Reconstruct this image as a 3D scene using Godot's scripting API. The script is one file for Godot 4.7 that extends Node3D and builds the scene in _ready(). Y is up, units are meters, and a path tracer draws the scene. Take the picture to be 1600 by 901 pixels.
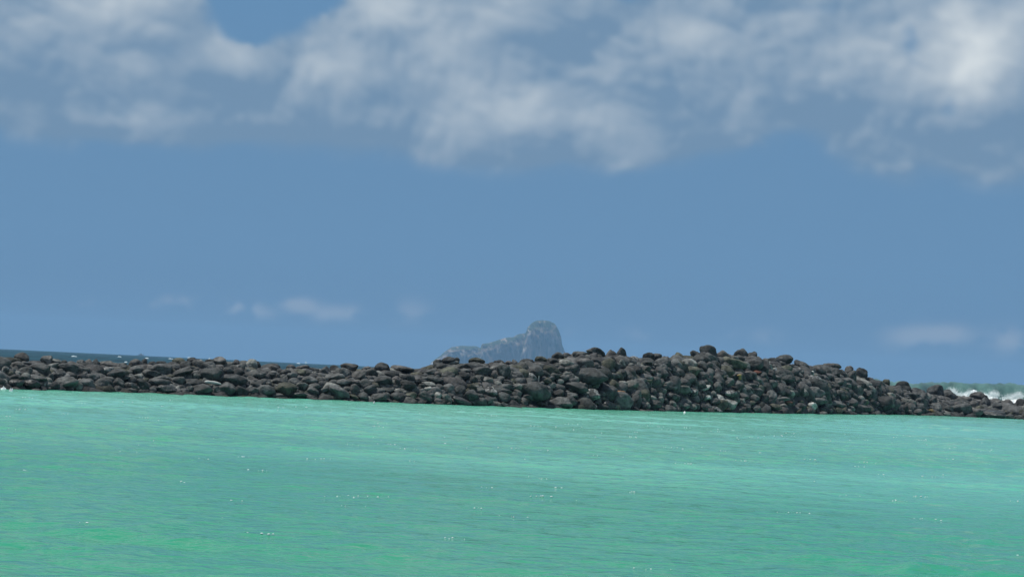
extends Node3D
# A lagoon behind a bar of dark boulders, the open sea and a far rock island under broken cloud.
# Distances: the eye stands 1.7 m above the lagoon. Where the bar meets the water gives its distance (85 to 160 m).

const FOCAL := 3450.0        # photo pixels per unit of tangent
const EYE := Vector3(0, 1.7, 0)
const EARTH := 6371000.0

var view := Basis()
var rng := RandomNumberGenerator.new()
var taken := {}

# ---------------------------------------------------------------- helpers
func numbered(called: String) -> String:
	if not taken.has(called):
		taken[called] = 0
		return called
	taken[called] += 1
	return "%s_%03d" % [called, taken[called]]

func tag(o: Node, label: String, category: String, group := "", kind := "") -> void:
	if label: o.set_meta("label", label)
	if category: o.set_meta("category", category)
	if group: o.set_meta("group", group)
	if kind: o.set_meta("kind", kind)

func put(called: String, mesh: Mesh, material: Material, parent: Node = self) -> MeshInstance3D:
	var o := MeshInstance3D.new()
	o.name = numbered(called) if parent == self else called
	o.mesh = mesh
	o.material_override = material
	parent.add_child(o, true)
	return o

func base(called: String, at := Vector3.ZERO) -> Node3D:
	var o := Node3D.new()
	o.name = numbered(called)
	o.position = at
	add_child(o)
	return o

func ray(px: float, py: float) -> Vector3:
	return (view * Vector3((px - 800.0) / FOCAL, -(py - 450.5) / FOCAL, -1.0)).normalized()

func table(t: Array, x: float) -> float:
	if x <= t[0][0]:
		return t[0][1]
	for i in range(1, t.size()):
		if x <= t[i][0]:
			return lerpf(t[i - 1][1], t[i][1], (x - t[i - 1][0]) / (t[i][0] - t[i - 1][0]))
	return t[-1][1]

func make_mesh(v: PackedVector3Array, idx: PackedInt32Array, col := PackedColorArray(), normals := PackedVector3Array(), uv := PackedVector2Array()) -> ArrayMesh:
	if normals.is_empty():
		normals = smooth_normals(v, idx)
	var a := []
	a.resize(Mesh.ARRAY_MAX)
	a[Mesh.ARRAY_VERTEX] = v
	a[Mesh.ARRAY_NORMAL] = normals
	a[Mesh.ARRAY_INDEX] = idx
	if col.size(): a[Mesh.ARRAY_COLOR] = col
	if uv.size(): a[Mesh.ARRAY_TEX_UV] = uv
	var m := ArrayMesh.new()
	m.add_surface_from_arrays(Mesh.PRIMITIVE_TRIANGLES, a)
	return m

func smooth_normals(v: PackedVector3Array, idx: PackedInt32Array) -> PackedVector3Array:
	var n := PackedVector3Array()
	n.resize(v.size())
	for i in range(0, idx.size(), 3):
		var a := idx[i]
		var b := idx[i + 1]
		var c := idx[i + 2]
		var f := (v[c] - v[a]).cross(v[b] - v[a])
		n[a] += f
		n[b] += f
		n[c] += f
	for i in n.size():
		n[i] = n[i].normalized()
	return n

func grid_index(rows: int, cols: int, flip := false) -> PackedInt32Array:
	var idx := PackedInt32Array()
	idx.resize((rows - 1) * (cols - 1) * 6)
	var k := 0
	for r in rows - 1:
		for c in cols - 1:
			var a := r * cols + c
			var b := a + 1
			var d := a + cols
			var e := d + 1
			if flip:
				idx[k] = a; idx[k + 1] = b; idx[k + 2] = d; idx[k + 3] = b; idx[k + 4] = e; idx[k + 5] = d
			else:
				idx[k] = a; idx[k + 1] = d; idx[k + 2] = b; idx[k + 3] = b; idx[k + 4] = d; idx[k + 5] = e
			k += 6
	return idx

func fbm(seed_: int, freq: float, octaves := 4, gain := 0.5) -> FastNoiseLite:
	var n := FastNoiseLite.new()
	n.noise_type = FastNoiseLite.TYPE_SIMPLEX_SMOOTH
	n.seed = seed_
	n.frequency = freq
	n.fractal_type = FastNoiseLite.FRACTAL_FBM
	n.fractal_octaves = octaves
	n.fractal_gain = gain
	return n

func noise_texture(n: FastNoiseLite, size: int, stops := [], as_normal := 0.0) -> NoiseTexture2D:
	var t := NoiseTexture2D.new()
	t.width = size
	t.height = size
	t.seamless = true
	t.noise = n
	if stops.size():
		var g := Gradient.new()
		var offs := PackedFloat32Array()
		var cols := PackedColorArray()
		for s in stops:
			offs.append(s[0])
			cols.append(s[1] if s[1] is Color else Color(s[1], s[1], s[1]))
		g.offsets = offs
		g.colors = cols
		t.color_ramp = g
	if as_normal > 0.0:
		t.as_normal_map = true
		t.bump_strength = as_normal
	return t

func lin(r: float, g: float, b: float) -> Color:      # a real-world base colour as the sRGB colour that a material wants
	return Color(r, g, b).linear_to_srgb()

# ---------------------------------------------------------------- sky
var cloud_a: FastNoiseLite
var cloud_b: FastNoiseLite
var cloud_c: FastNoiseLite
# cloud banks in the part of the sky that the photograph shows: azimuth and height in photo pixels of angle, half sizes, amount
const BANKS := [
	[40, 90, 210, 88, 0.95], [230, 125, 150, 60, 0.85], [110, 5, 170, 70, 0.8], [470, 150, 170, 75, 0.9], [640, 70, 170, 110, 0.95], [800, 140, 200, 100, 0.95],
	[950, 50, 190, 100, 0.9], [920, 195, 170, 50, 0.75], [1130, 70, 140, 100, 0.8], [1370, 150, 90, 95, 0.95], [1330, 30, 110, 55, 0.6], [1545, 110, 110, 120, 1.15], [1600, 200, 80, 60, 0.7],
	[-250, 110, 240, 100, 0.9], [1850, 120, 220, 110, 0.9], [160, 185, 120, 26, 0.45], [390, 175, 130, 42, 0.55], [1120, 185, 130, 55, 0.35], [300, 110, 500, 90, 0.28], [1000, 120, 500, 100, 0.28], [1400, 90, 300, 110, 0.25],
]
const PUFFS := [
	[380, 482, 30, 9, 0.8], [476, 480, 24, 9, 0.95], [545, 490, 26, 10, 0.6], [225, 476, 22, 8, 0.45], [262, 470, 14, 6, 0.4], [292, 474, 18, 10, 0.4], [648, 490, 26, 18, 0.35], [128, 472, 16, 6, 0.6], [415, 492, 20, 8, 0.4], [510, 494, 18, 10, 0.5], [1110, 521, 34, 9, 0.5],
	[1020, 523, 28, 9, 0.3], [1425, 530, 36, 18, 0.5], [1487, 526, 38, 12, 0.75], [1582, 536, 28, 18, 0.55], [885, 515, 12, 9, 0.25], [1205, 528, 22, 11, 0.25],
]
const GAPS := [[390, -10, 115, 58, 1.35], [352, 46, 38, 30, 0.75], [940, -4, 34, 12, 0.9], [1262, 18, 34, 26, 0.6], [1408, 60, 26, 46, 0.62], [1440, 110, 60, 16, 0.35], [1474, 165, 26, 44, 0.6], [1215, 210, 55, 60, 0.35], [140, 130, 50, 18, 0.3]]
const BRIGHT := [
	[150, 10, 100, 60, 0.55], [320, 92, 34, 36, 0.35], [465, 95, 70, 50, 0.55], [565, 14, 60, 32, 0.6], [700, 50, 60, 50, 0.25], [900, 115, 40, 22, 0.4], [1080, 75, 90, 26, 0.35], [900, 190, 110, 36, 0.4],
	[550, 205, 60, 18, 0.3], [350, 205, 50, 22, 0.25], [1525, 85, 80, 55, 1.25], [1505, 150, 55, 50, 0.5], [1370, 110, 60, 50, 0.25], [150, 190, 60, 16, 0.3], [640, 30, 60, 40, 0.2], [760, 20, 50, 30, 0.25],
	[50, 150, 110, 40, -0.3], [260, 165, 100, 34, -0.3], [640, 165, 130, 40, -0.3], [1170, 110, 100, 90, -0.35], [840, 75, 80, 36, -0.25], [485, 80, 20, 14, -0.3], [1390, 205, 90, 40, -0.3], [1560, 235, 90, 36, -0.3], [600, 60, 40, 30, -0.2], [1000, 150, 80, 26, -0.2],
]

func blobs(list: Array, x: float, y: float) -> float:
	var s := 0.0
	for b in list:
		var dx: float = (x - b[0]) / b[2]
		var dy: float = (y - b[1]) / b[3]
		var q := dx * dx + dy * dy
		if q < 5.0:
			s += b[4] * exp(-q)
	return s

func sky_color(az: float, el: float) -> Vector3:
	# clear air: paler low down, deeper blue above
	var low := Vector3(0.122, 0.230, 0.382)
	var mid := Vector3(0.132, 0.264, 0.440)
	var high := Vector3(0.098, 0.268, 0.520)
	var e := clampf(el, 0.0, 1.5)
	var c := low.lerp(mid, smoothstep(0.0, 0.06, e)).lerp(high, smoothstep(0.09, 0.40, e))
	# a layer of cumulus is seen flattened towards the horizon
	var p := Vector3(sin(az), 0, -cos(az)) * 1000.0 + Vector3(0, el * 1350.0, 0)
	var w := Vector3(cloud_b.get_noise_3dv(p), cloud_b.get_noise_3dv(p + Vector3(91, 17, 33)), 0)
	var at := p + Vector3(w.x * 14.0, w.y * 11.0, w.x * 8.0)
	var n := billow(at)
	var lit := n - billow(at + Vector3(-3.0, 5.0, 0))           # billows are lit from above and from the sun's side
	var m := cloud_c.get_noise_3d(p.x + w.y * 10.0, p.y, p.z)
	var px := 800.0 + tan(clampf(az, -1.2, 1.2)) * FOCAL
	var py := 580.0 + (px - 800.0) * 0.0475 - tan(clampf(el, 0, 1.2)) * FOCAL
	var inside := smoothstep(0.34, 0.27, absf(az)) * smoothstep(0.215, 0.185, el)
	var cover := 0.0
	var puff := 0.0
	var glow := 0.0
	if inside > 0.0:
		var wx := px + w.x * 70.0 + m * 26.0
		var wy := py + 12.0 + w.y * 30.0 + m * 16.0
		cover = minf(blobs(BANKS, wx, wy) * 2.4, 1.3) - blobs(GAPS, px + w.x * 34.0 + m * 22.0, py + w.y * 24.0 + n * 16.0) * 1.25
		cover += (n * 0.42 + m * 0.22) * smoothstep(0.0, 0.5, cover)
		puff = blobs(PUFFS, px + m * 22.0, py + m * 8.0)
		puff = puff * smoothstep(0.15, 0.65, puff * 0.6 + m * 2.0 + 0.36) * 1.25
		glow = blobs(BRIGHT, wx, wy) - 0.28 * smoothstep(150.0, 235.0, wy) * smoothstep(420.0, 300.0, wy)     # shaded flat bases
	if inside < 1.0:
		# the same broken cumulus all round
		var band := smoothstep(0.075, 0.13, el) * lerpf(1.0, 0.8, smoothstep(0.3, 1.2, el))
		var g := 0.75 + cloud_b.get_noise_3dv(p * 0.45 + Vector3(300, 0, 0)) * 1.1 + n * 0.5
		cover = lerpf(g * band, cover, inside)
		puff = lerpf(smoothstep(0.03, 0.012, absf(el - 0.024)) * 0.6 * smoothstep(0.0, 0.4, cloud_b.get_noise_3dv(p * 1.4)), puff, inside)
		glow = lerpf(0.35 + cloud_b.get_noise_3dv(p * 0.7 - Vector3(200, 0, 0)) * 0.8, glow, inside)
	var a := smoothstep(0.16, 0.78, cover)
	var b := clampf(0.13 + glow * 0.72 + n * 0.26 + m * 0.12 + lit * 0.55 + w.x * 0.2, -0.1, 1.15)
	var grey := Vector3(0.214, 0.314, 0.434)
	var white := Vector3(0.62, 0.68, 0.72)
	c = c.lerp(grey.lerp(white, b), clampf(a * (0.88 + b * 0.2), 0.0, 1.0))
	return c.lerp(Vector3(0.33, 0.40, 0.50), clampf(puff * 1.2, 0.0, 0.8))

func billow(p: Vector3) -> float:        # rounded heaps: folded noise in three sizes
	return (absf(cloud_a.get_noise_3dv(p)) * 1.0 + absf(cloud_a.get_noise_3dv(p * 2.3 + Vector3(40, 7, 3))) * 0.42 + absf(cloud_a.get_noise_3dv(p * 5.1 + Vector3(9, 80, 31))) * 0.22 + absf(cloud_a.get_noise_3dv(p * 11.3 + Vector3(70, 8, 1))) * 0.09) * 1.5 - 0.57

func make_sky() -> Image:
	cloud_a = fbm(11, 0.0075, 2, 0.45)
	cloud_b = fbm(5, 0.0065, 3, 0.5)
	cloud_c = fbm(23, 0.03, 4, 0.62)
	var w := 1024
	var h := 512
	var small := Image.create_empty(w, h, false, Image.FORMAT_RGBF)
	for y in h:
		var el := PI / 2 - (y + 0.5) / h * PI
		for x in w:
			var c: Vector3
			if el < -0.02:
				c = Vector3(0.12, 0.24, 0.40)
			else:
				var az := (x + 0.5) / w * TAU
				c = sky_color(az - TAU if az > PI else az, maxf(el, 0.0))
			small.set_pixel(x, y, Color(c.x, c.y, c.z))
	small.resize(4096, 2048, Image.INTERPOLATE_CUBIC)
	# the part near the view again, at full resolution
	var half := 230
	for y in range(880, 1024):
		var el := PI / 2 - (y + 0.5) / 2048.0 * PI
		for x in range(-half, half):
			var az := (x + 0.5) / 4096.0 * TAU
			var c := sky_color(az, el)
			small.set_pixel((x + 4096) % 4096, y, Color(c.x, c.y, c.z))
	return small

# ---------------------------------------------------------------- the boulder bar
const WATERLINE := [[-400, 596], [-200, 601], [0, 607.5], [200, 613.0], [400, 620.7], [600, 628.3], [800, 635.8], [1000, 641.3], [1200, 645.5], [1300, 647.0], [1400, 647.5], [1500, 650.5], [1600, 655.0], [1800, 667.0], [2000, 679.0]]
const CREST := [[-400, 548], [-200, 556], [0, 563], [50, 560], [100, 565], [150, 565], [200, 567], [250, 567], [300, 565], [350, 564], [400, 570], [450, 573], [500, 576], [550, 574], [600, 574], [640, 576], [680, 567], [720, 564], [760, 564], [800, 566],
	[830, 563], [870, 555], [930, 551], [1000, 558], [1050, 557], [1100, 550], [1160, 553], [1200, 561], [1230, 562], [1260, 571], [1300, 574], [1350, 586], [1400, 603], [1450, 612], [1500, 621], [1530, 618], [1570, 628], [1600, 630], [1800, 648], [2000, 672]]
var shore := []     # for steps of azimuth: [azimuth, distance of the waterline, depth of the face, height of the crest]
var lumps: FastNoiseLite

func plan_bar() -> void:
	lumps = fbm(77, 0.35, 2)
	for i in 61:
		var px := -400.0 + i * 40.0
		var d := ray(px, table(WATERLINE, px))
		var r := EYE.y / -d.y * Vector2(d.x, d.z).length()
		var c := ray(px, table(CREST, px) + 2.5)
		var slope := c.y / Vector2(c.x, c.z).length()
		var depth := 4.0
		var h := 1.0
		for k in 6:
			h = maxf(0.5, EYE.y + slope * (r + depth))
			depth = (1.6 + 1.35 * h) * lerpf(1.0, 1.9, smoothstep(950.0, 1350.0, px))   # the bar runs away from the eye there, so its face is cut at a slant
		shore.append([atan2(d.x, -d.z), r, depth, h])

func bar_at(az: float) -> Vector3:
	var f: float = clampf((az - shore[0][0]) / (shore[-1][0] - shore[0][0]), 0.0, 0.9999) * 60.0
	var i := int(f)
	while i > 0 and shore[i][0] > az: i -= 1
	while i < 59 and shore[i + 1][0] < az: i += 1
	var a: Array = shore[i]
	var b: Array = shore[i + 1]
	var t := clampf((az - a[0]) / (b[0] - a[0]), 0.0, 1.0)
	return Vector3(lerpf(a[1], b[1], t), lerpf(a[2], b[2], t), lerpf(a[3], b[3], t))

func bar_height(x: float, z: float) -> float:
	var s := bar_at(atan2(x, -z))
	var q := (Vector2(x, z).length() - s.x) / s.y
	var h := 0.0
	if q < 0.0:
		h = q * s.y * 0.35
	elif q < 1.0:
		h = s.z * sin(q * PI / 2 * 0.98) ** 0.92
	elif q < 1.35:
		h = s.z
	else:
		h = s.z - (q - 1.35) * s.y * 0.5
	return h - 0.12 + lumps.get_noise_2d(x, z) * 0.12

func on_bar(px: float, py: float) -> Vector3:
	var d := ray(px, py)
	var s := bar_at(atan2(d.x, -d.z))
	var flat := Vector2(d.x, d.z).length()
	var r := s.x - 1.0
	while r < s.x + s.y:
		var p := EYE + d * (r / flat)
		if p.y <= bar_height(p.x, p.z):
			return p
		r += 0.05
	return EYE + d * ((s.x + s.y * 1.08) / flat)

# Boulders as the photograph shows them: middle, width and height in photo pixels, tilt in degrees (right end down), kind of stone
# d dark, g grey, b brown, o olive, l light, w white, s white-stained, r rust red, y yellow-tan
const STONES := [
	[33,558,21,12,0,"b"],[16,564,34,9,0,"o"],[25,574,24,14,-20,"b"],[6,579,14,10,-30,"s"],[27,583,8,6,0,"l"],[40,569,18,8,0,"g"],[73,563,16,13,-25,"b"],[85,565,18,7,0,"l"],[61,578,30,16,-10,"g"],[83,573,19,9,-15,"l"],[107,575,34,12,8,"g"],
	[126,570,15,13,-30,"g"],[139,572,14,17,0,"b"],[150,571,11,16,0,"d"],[170,571,28,9,0,"b"],[188,572,18,8,-10,"g"],[160,580,33,10,-5,"s"],[180,586,30,15,-20,"d"],[131,579,15,8,0,"g"],[143,590,22,11,-15,"g"],[56,591,29,8,0,"g"],[24,600,23,13,-10,"g"],
	[49,602,26,14,0,"d"],[102,598,35,15,-5,"g"],[111,588,15,9,0,"d"],[89,587,18,8,0,"d"],[78,592,9,13,0,"d"],[125,597,9,9,-20,"l"],[135,602,24,17,0,"g"],[156,601,22,15,0,"g"],[170,599,10,9,0,"d"],[184,600,17,15,-30,"g"],[200,603,13,9,0,"g"],
	[172,609,17,5,0,"s"],[110,607,9,4,0,"l"],[194,590,18,7,0,"g"],[23,591,28,10,-15,"d"],[99,567,10,7,0,"d"],[111,568,14,6,0,"b"],
	[212,568,19,11,0,"b"],[225,570,9,15,0,"d"],[237,572,14,12,0,"d"],[251,569,14,8,0,"d"],[212,578,19,11,0,"g"],[252,578,32,17,-20,"g"],[236,585,28,10,-5,"g"],[279,566,20,11,0,"o"],[290,572,20,13,-20,"g"],[271,576,15,12,0,"g"],[300,564,15,9,0,"d"],
	[310,566,13,8,20,"w"],[309,572,17,11,0,"g"],[283,583,33,11,-15,"g"],[286,579,22,7,-15,"g"],[327,572,20,11,0,"g"],[342,564,20,11,0,"b"],[328,566,15,8,0,"d"],[354,571,22,9,-15,"l"],[369,568,10,10,0,"b"],[378,574,14,12,0,"g"],[392,570,18,14,-30,"l"],
	[402,572,10,12,0,"d"],[329,587,34,19,0,"d"],[307,589,13,10,0,"g"],[341,580,12,10,0,"g"],[356,581,16,10,0,"g"],[370,583,20,11,0,"d"],[393,585,20,8,0,"g"],[363,594,42,15,5,"d"],[396,595,15,5,0,"b"],[398,602,14,9,0,"g"],[250,591,26,8,0,"g"],
	[250,598,34,11,0,"g"],[278,596,21,12,0,"g"],[303,598,30,10,10,"d"],[206,594,14,10,0,"g"],[205,606,16,13,0,"g"],[222,603,24,14,40,"d"],[258,608,30,10,-5,"g"],[314,609,33,15,0,"g"],[352,608,28,18,0,"g"],[377,611,20,14,0,"d"],[395,611,16,10,0,"g"],
	[338,610,12,11,0,"g"],[295,607,12,7,0,"g"],[216,588,14,7,20,"l"],
	[427,577,17,10,0,"b"],[407,587,17,8,-20,"g"],[427,584,20,8,0,"g"],[445,582,17,9,0,"b"],[454,575,14,9,0,"b"],[472,575,20,8,0,"b"],[468,582,19,9,0,"o"],[455,588,17,9,-15,"g"],[490,578,17,6,0,"d"],[506,582,21,15,-10,"d"],[523,578,16,12,0,"d"],
	[482,585,14,9,0,"g"],[492,586,8,8,0,"l"],[546,574,24,11,0,"b"],[539,584,16,15,0,"g"],[523,590,29,11,-8,"g"],[575,577,18,8,0,"b"],[596,577,22,17,-40,"d"],[559,588,25,14,-20,"b"],[580,585,18,15,0,"g"],[598,595,26,13,0,"d"],[436,596,27,9,0,"g"],
	[434,589,7,8,0,"g"],[458,597,19,11,0,"g"],[483,594,24,10,0,"g"],[503,597,15,9,0,"g"],[537,597,23,8,0,"g"],[550,599,25,10,0,"b"],[407,599,14,10,0,"g"],[419,601,10,8,0,"g"],[414,611,27,15,0,"g"],[446,609,30,19,0,"o"],[434,604,15,6,0,"g"],
	[471,604,19,11,0,"l"],[491,604,18,9,0,"g"],[506,610,15,7,-20,"g"],[489,612,18,10,20,"g"],[466,618,25,8,0,"g"],[504,619,8,8,0,"g"],[434,618,18,6,0,"g"],[530,613,32,13,30,"g"],[554,610,14,16,0,"b"],[569,601,22,14,-20,"g"],[578,609,17,14,0,"d"],
	[552,620,15,6,15,"o"],[567,619,15,11,0,"g"],[592,620,24,9,0,"g"],[595,610,12,6,0,"g"],
	[629,576,34,8,0,"b"],[612,586,21,12,0,"d"],[636,592,22,12,0,"d"],[618,592,11,8,0,"b"],[620,600,9,15,0,"b"],[636,603,25,14,0,"d"],[672,576,16,8,-15,"o"],[671,582,22,8,-5,"g"],[688,575,19,13,0,"d"],[684,568,13,11,-40,"g"],[699,563,22,9,-10,"d"],
	[714,564,8,9,0,"d"],[705,567,22,7,-8,"l"],[745,564,24,9,0,"o"],[717,574,12,9,0,"g"],[737,573,33,12,0,"d"],[701,580,26,12,0,"o"],[700,588,19,12,0,"g"],[683,585,12,8,0,"b"],[724,587,21,11,0,"d"],[725,580,18,6,0,"g"],[751,581,32,13,-10,"g"],
	[780,568,19,9,0,"d"],[786,582,22,22,0,"g"],[771,587,8,11,0,"b"],[795,568,12,7,0,"b"],[679,593,26,8,0,"g"],[749,590,14,7,0,"g"],[739,594,14,10,0,"g"],[762,594,16,9,0,"l"],[653,595,11,7,0,"b"],[779,599,13,7,0,"l"],[792,605,26,9,0,"g"],
	[669,600,22,6,0,"l"],[659,603,11,6,0,"g"],[646,608,15,11,0,"g"],[669,608,13,7,10,"w"],[659,611,8,7,0,"l"],[685,606,15,10,0,"g"],[700,608,17,15,40,"g"],[718,611,17,15,0,"g"],[736,606,15,10,0,"o"],[750,610,15,8,0,"g"],[766,607,12,5,0,"w"],
	[765,613,24,9,0,"s"],[789,612,20,7,0,"g"],[787,621,20,13,0,"g"],[604,619,10,10,0,"g"],[607,609,15,6,0,"g"],[621,612,13,5,0,"g"],[620,620,22,12,0,"g"],[641,620,17,12,0,"o"],[664,620,20,16,0,"g"],[684,620,11,12,0,"l"],[697,622,19,11,30,"l"],
	[722,627,30,9,25,"g"],[736,620,22,18,0,"d"],[763,627,16,13,40,"g"],[787,632,14,6,0,"g"],
	[823,566,20,9,0,"d"],[804,567,9,9,0,"s"],[812,572,6,5,0,"l"],[845,563,17,10,0,"o"],[872,557,18,11,0,"b"],[886,556,12,8,0,"b"],[865,565,19,9,0,"g"],[906,555,22,10,0,"g"],[925,548,17,6,-10,"l"],[931,553,26,16,0,"d"],[954,559,16,20,0,"b"],
	[971,557,16,22,0,"d"],[990,562,18,9,0,"s"],[884,568,24,10,0,"l"],[911,568,28,14,0,"b"],[929,564,18,9,0,"d"],[932,573,14,11,0,"b"],[972,569,12,13,0,"l"],[985,571,12,7,0,"g"],[990,577,25,10,0,"d"],[843,573,20,10,0,"b"],[860,579,24,14,0,"o"],
	[836,582,25,14,0,"g"],[893,577,25,10,-15,"g"],[956,579,12,7,0,"g"],[972,583,19,10,0,"d"],[957,588,22,9,0,"g"],[917,588,60,22,0,"g"],[830,590,16,12,0,"s"],[853,595,18,8,-15,"o"],[865,587,18,7,0,"g"],[880,590,18,8,0,"g"],[861,603,15,8,-20,"l"],
	[875,597,12,8,0,"l"],[834,611,50,24,22,"g"],[901,606,36,14,8,"g"],[931,601,12,11,0,"l"],[922,618,27,17,0,"s"],[950,615,26,22,0,"d"],[941,593,18,7,0,"d"],[973,600,15,8,0,"l"],[986,602,22,14,0,"l"],[993,615,17,9,0,"g"],[971,627,34,24,0,"g"],
	[942,625,15,8,0,"o"],[946,633,19,11,-15,"d"],[875,630,36,16,0,"g"],[891,627,20,14,0,"g"],[923,634,21,11,15,"s"],[826,621,19,8,0,"g"],[846,631,18,10,0,"o"],[841,623,14,9,0,"g"],[806,624,15,10,0,"g"],[819,629,11,9,0,"g"],[808,605,16,10,0,"l"],
	[995,628,14,22,0,"d"],[870,614,20,10,0,"d"],[891,618,22,8,0,"g"],[930,630,12,8,0,"d"],
	[1014,559,17,13,-20,"d"],[1025,559,15,13,20,"g"],[1010,567,18,6,0,"g"],[1035,567,25,13,-20,"g"],[1063,559,18,10,25,"o"],[1086,555,13,12,0,"b"],[1107,551,29,20,35,"d"],[1098,557,17,12,-35,"d"],[1110,561,22,16,0,"g"],[1131,557,20,13,25,"b"],[1158,555,18,17,0,"d"],
	[1174,557,18,13,0,"d"],[1145,567,41,15,0,"o"],[1177,570,30,17,-15,"g"],[1195,567,14,9,0,"g"],[1133,580,28,15,0,"o"],[1097,575,19,18,0,"g"],[1077,569,24,14,15,"l"],[1057,569,18,13,0,"g"],[1081,581,27,14,0,"o"],[1063,583,12,16,-50,"g"],[1032,583,23,13,0,"g"],
	[1041,577,15,6,0,"g"],[1051,579,10,7,0,"g"],[1107,586,21,15,-45,"g"],[1074,594,27,13,-20,"g"],[1130,589,12,5,0,"o"],[1138,597,19,12,0,"g"],[1184,582,12,5,0,"r"],[1194,580,14,15,0,"g"],[1183,594,14,7,0,"l"],[1154,603,18,14,0,"g"],[1174,605,20,10,0,"g"],
	[1118,598,23,9,0,"g"],[1094,600,20,11,0,"g"],[1046,603,22,13,0,"g"],[1120,606,15,13,-30,"g"],[1066,609,22,11,0,"l"],[1101,607,18,8,-20,"w"],[1082,613,17,11,0,"s"],[1008,610,13,8,0,"l"],[1018,612,16,11,0,"d"],[1035,611,14,9,0,"l"],[1113,615,11,7,0,"l"],
	[1106,621,11,6,0,"w"],[1124,623,16,10,15,"w"],[1136,616,30,9,-5,"s"],[1181,612,22,12,0,"g"],[1178,622,18,10,0,"g"],[1160,619,20,8,0,"g"],[1017,622,18,7,0,"l"],[1050,620,17,9,0,"g"],[1092,622,11,16,0,"d"],[1021,631,26,12,0,"g"],[1050,631,14,8,0,"l"],
	[1069,635,18,9,0,"g"],[1082,636,13,8,0,"l"],[1098,637,18,11,0,"g"],[1119,640,18,8,15,"s"],[1140,632,23,13,0,"l"],[1152,625,9,8,0,"l"],[1165,637,17,10,0,"g"],[1181,638,15,9,0,"g"],[1194,624,14,14,0,"d"],[1005,635,14,12,0,"d"],[1137,640,10,4,0,"o"],
	[1209,567,18,13,0,"d"],[1226,562,24,13,0,"d"],[1253,573,25,13,25,"d"],[1229,576,18,9,0,"o"],[1210,578,8,6,-10,"w"],[1204,585,14,13,0,"d"],[1224,589,32,19,0,"g"],[1249,581,14,11,0,"s"],[1268,584,8,8,0,"w"],[1280,580,20,14,0,"b"],[1301,573,25,9,5,"b"],
	[1302,583,24,14,0,"d"],[1270,592,25,9,0,"s"],[1327,579,12,12,0,"b"],[1318,586,10,14,0,"d"],[1331,590,14,18,0,"g"],[1346,586,18,18,0,"d"],[1243,594,14,10,0,"g"],[1207,599,17,9,0,"g"],[1224,604,16,9,0,"d"],[1237,601,14,8,0,"g"],[1286,599,14,12,0,"g"],
	[1292,589,16,9,0,"b"],[1309,597,19,11,0,"g"],[1344,600,18,10,0,"d"],[1359,595,13,8,0,"b"],[1365,602,24,13,0,"d"],[1385,598,12,9,0,"o"],[1318,607,12,6,15,"l"],[1338,614,18,18,0,"g"],[1313,617,18,12,0,"g"],[1294,616,14,12,0,"d"],[1271,615,31,17,0,"g"],
	[1354,617,16,12,0,"g"],[1372,614,10,16,0,"d"],[1381,611,12,9,0,"d"],[1205,621,17,18,0,"g"],[1252,612,9,12,0,"d"],[1226,614,18,13,0,"d"],[1224,624,21,7,0,"g"],[1229,628,19,5,0,"r"],[1269,635,17,10,-8,"w"],[1250,637,19,12,0,"g"],[1287,641,22,10,0,"g"],
	[1285,634,15,7,0,"d"],[1277,627,31,9,0,"g"],[1307,631,24,8,0,"g"],[1330,629,21,12,0,"d"],[1345,637,30,8,5,"g"],[1378,633,34,20,-18,"d"],[1383,640,29,10,0,"g"],[1228,642,11,7,0,"b"],[1209,636,25,8,0,"o"],[1311,642,11,9,30,"o"],[1326,641,10,5,0,"l"],[1392,619,15,9,0,"l"],
	[1410,607,26,18,0,"d"],[1404,611,14,14,0,"b"],[1434,612,21,9,15,"d"],[1422,618,21,8,0,"g"],[1432,620,17,10,0,"g"],[1445,619,12,9,0,"o"],[1462,614,23,19,-20,"d"],[1482,622,28,21,0,"d"],[1530,621,25,14,0,"b"],[1507,625,22,9,0,"b"],[1556,628,16,9,0,"b"],
	[1575,632,17,13,0,"b"],[1597,632,18,14,0,"d"],[1525,634,17,12,0,"b"],[1540,633,14,19,0,"d"],[1560,637,22,11,0,"d"],[1593,645,19,10,0,"o"],[1420,629,22,11,0,"l"],[1411,638,16,10,0,"d"],[1440,630,17,14,0,"g"],[1482,638,16,8,0,"g"],[1503,639,26,15,0,"g"],
	[1463,637,16,13,30,"g"],[1439,637,12,5,15,"y"],[1457,643,15,6,10,"y"],[1527,645,19,10,0,"b"],[1551,648,38,11,3,"g"],[1578,651,14,7,0,"g"],[1594,652,14,6,0,"g"],[1424,638,14,13,0,"b"],[1478,648,15,5,0,"l"],[1432,643,18,8,0,"g"],
]

var sphere_v := {}
var sphere_i := {}

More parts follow.
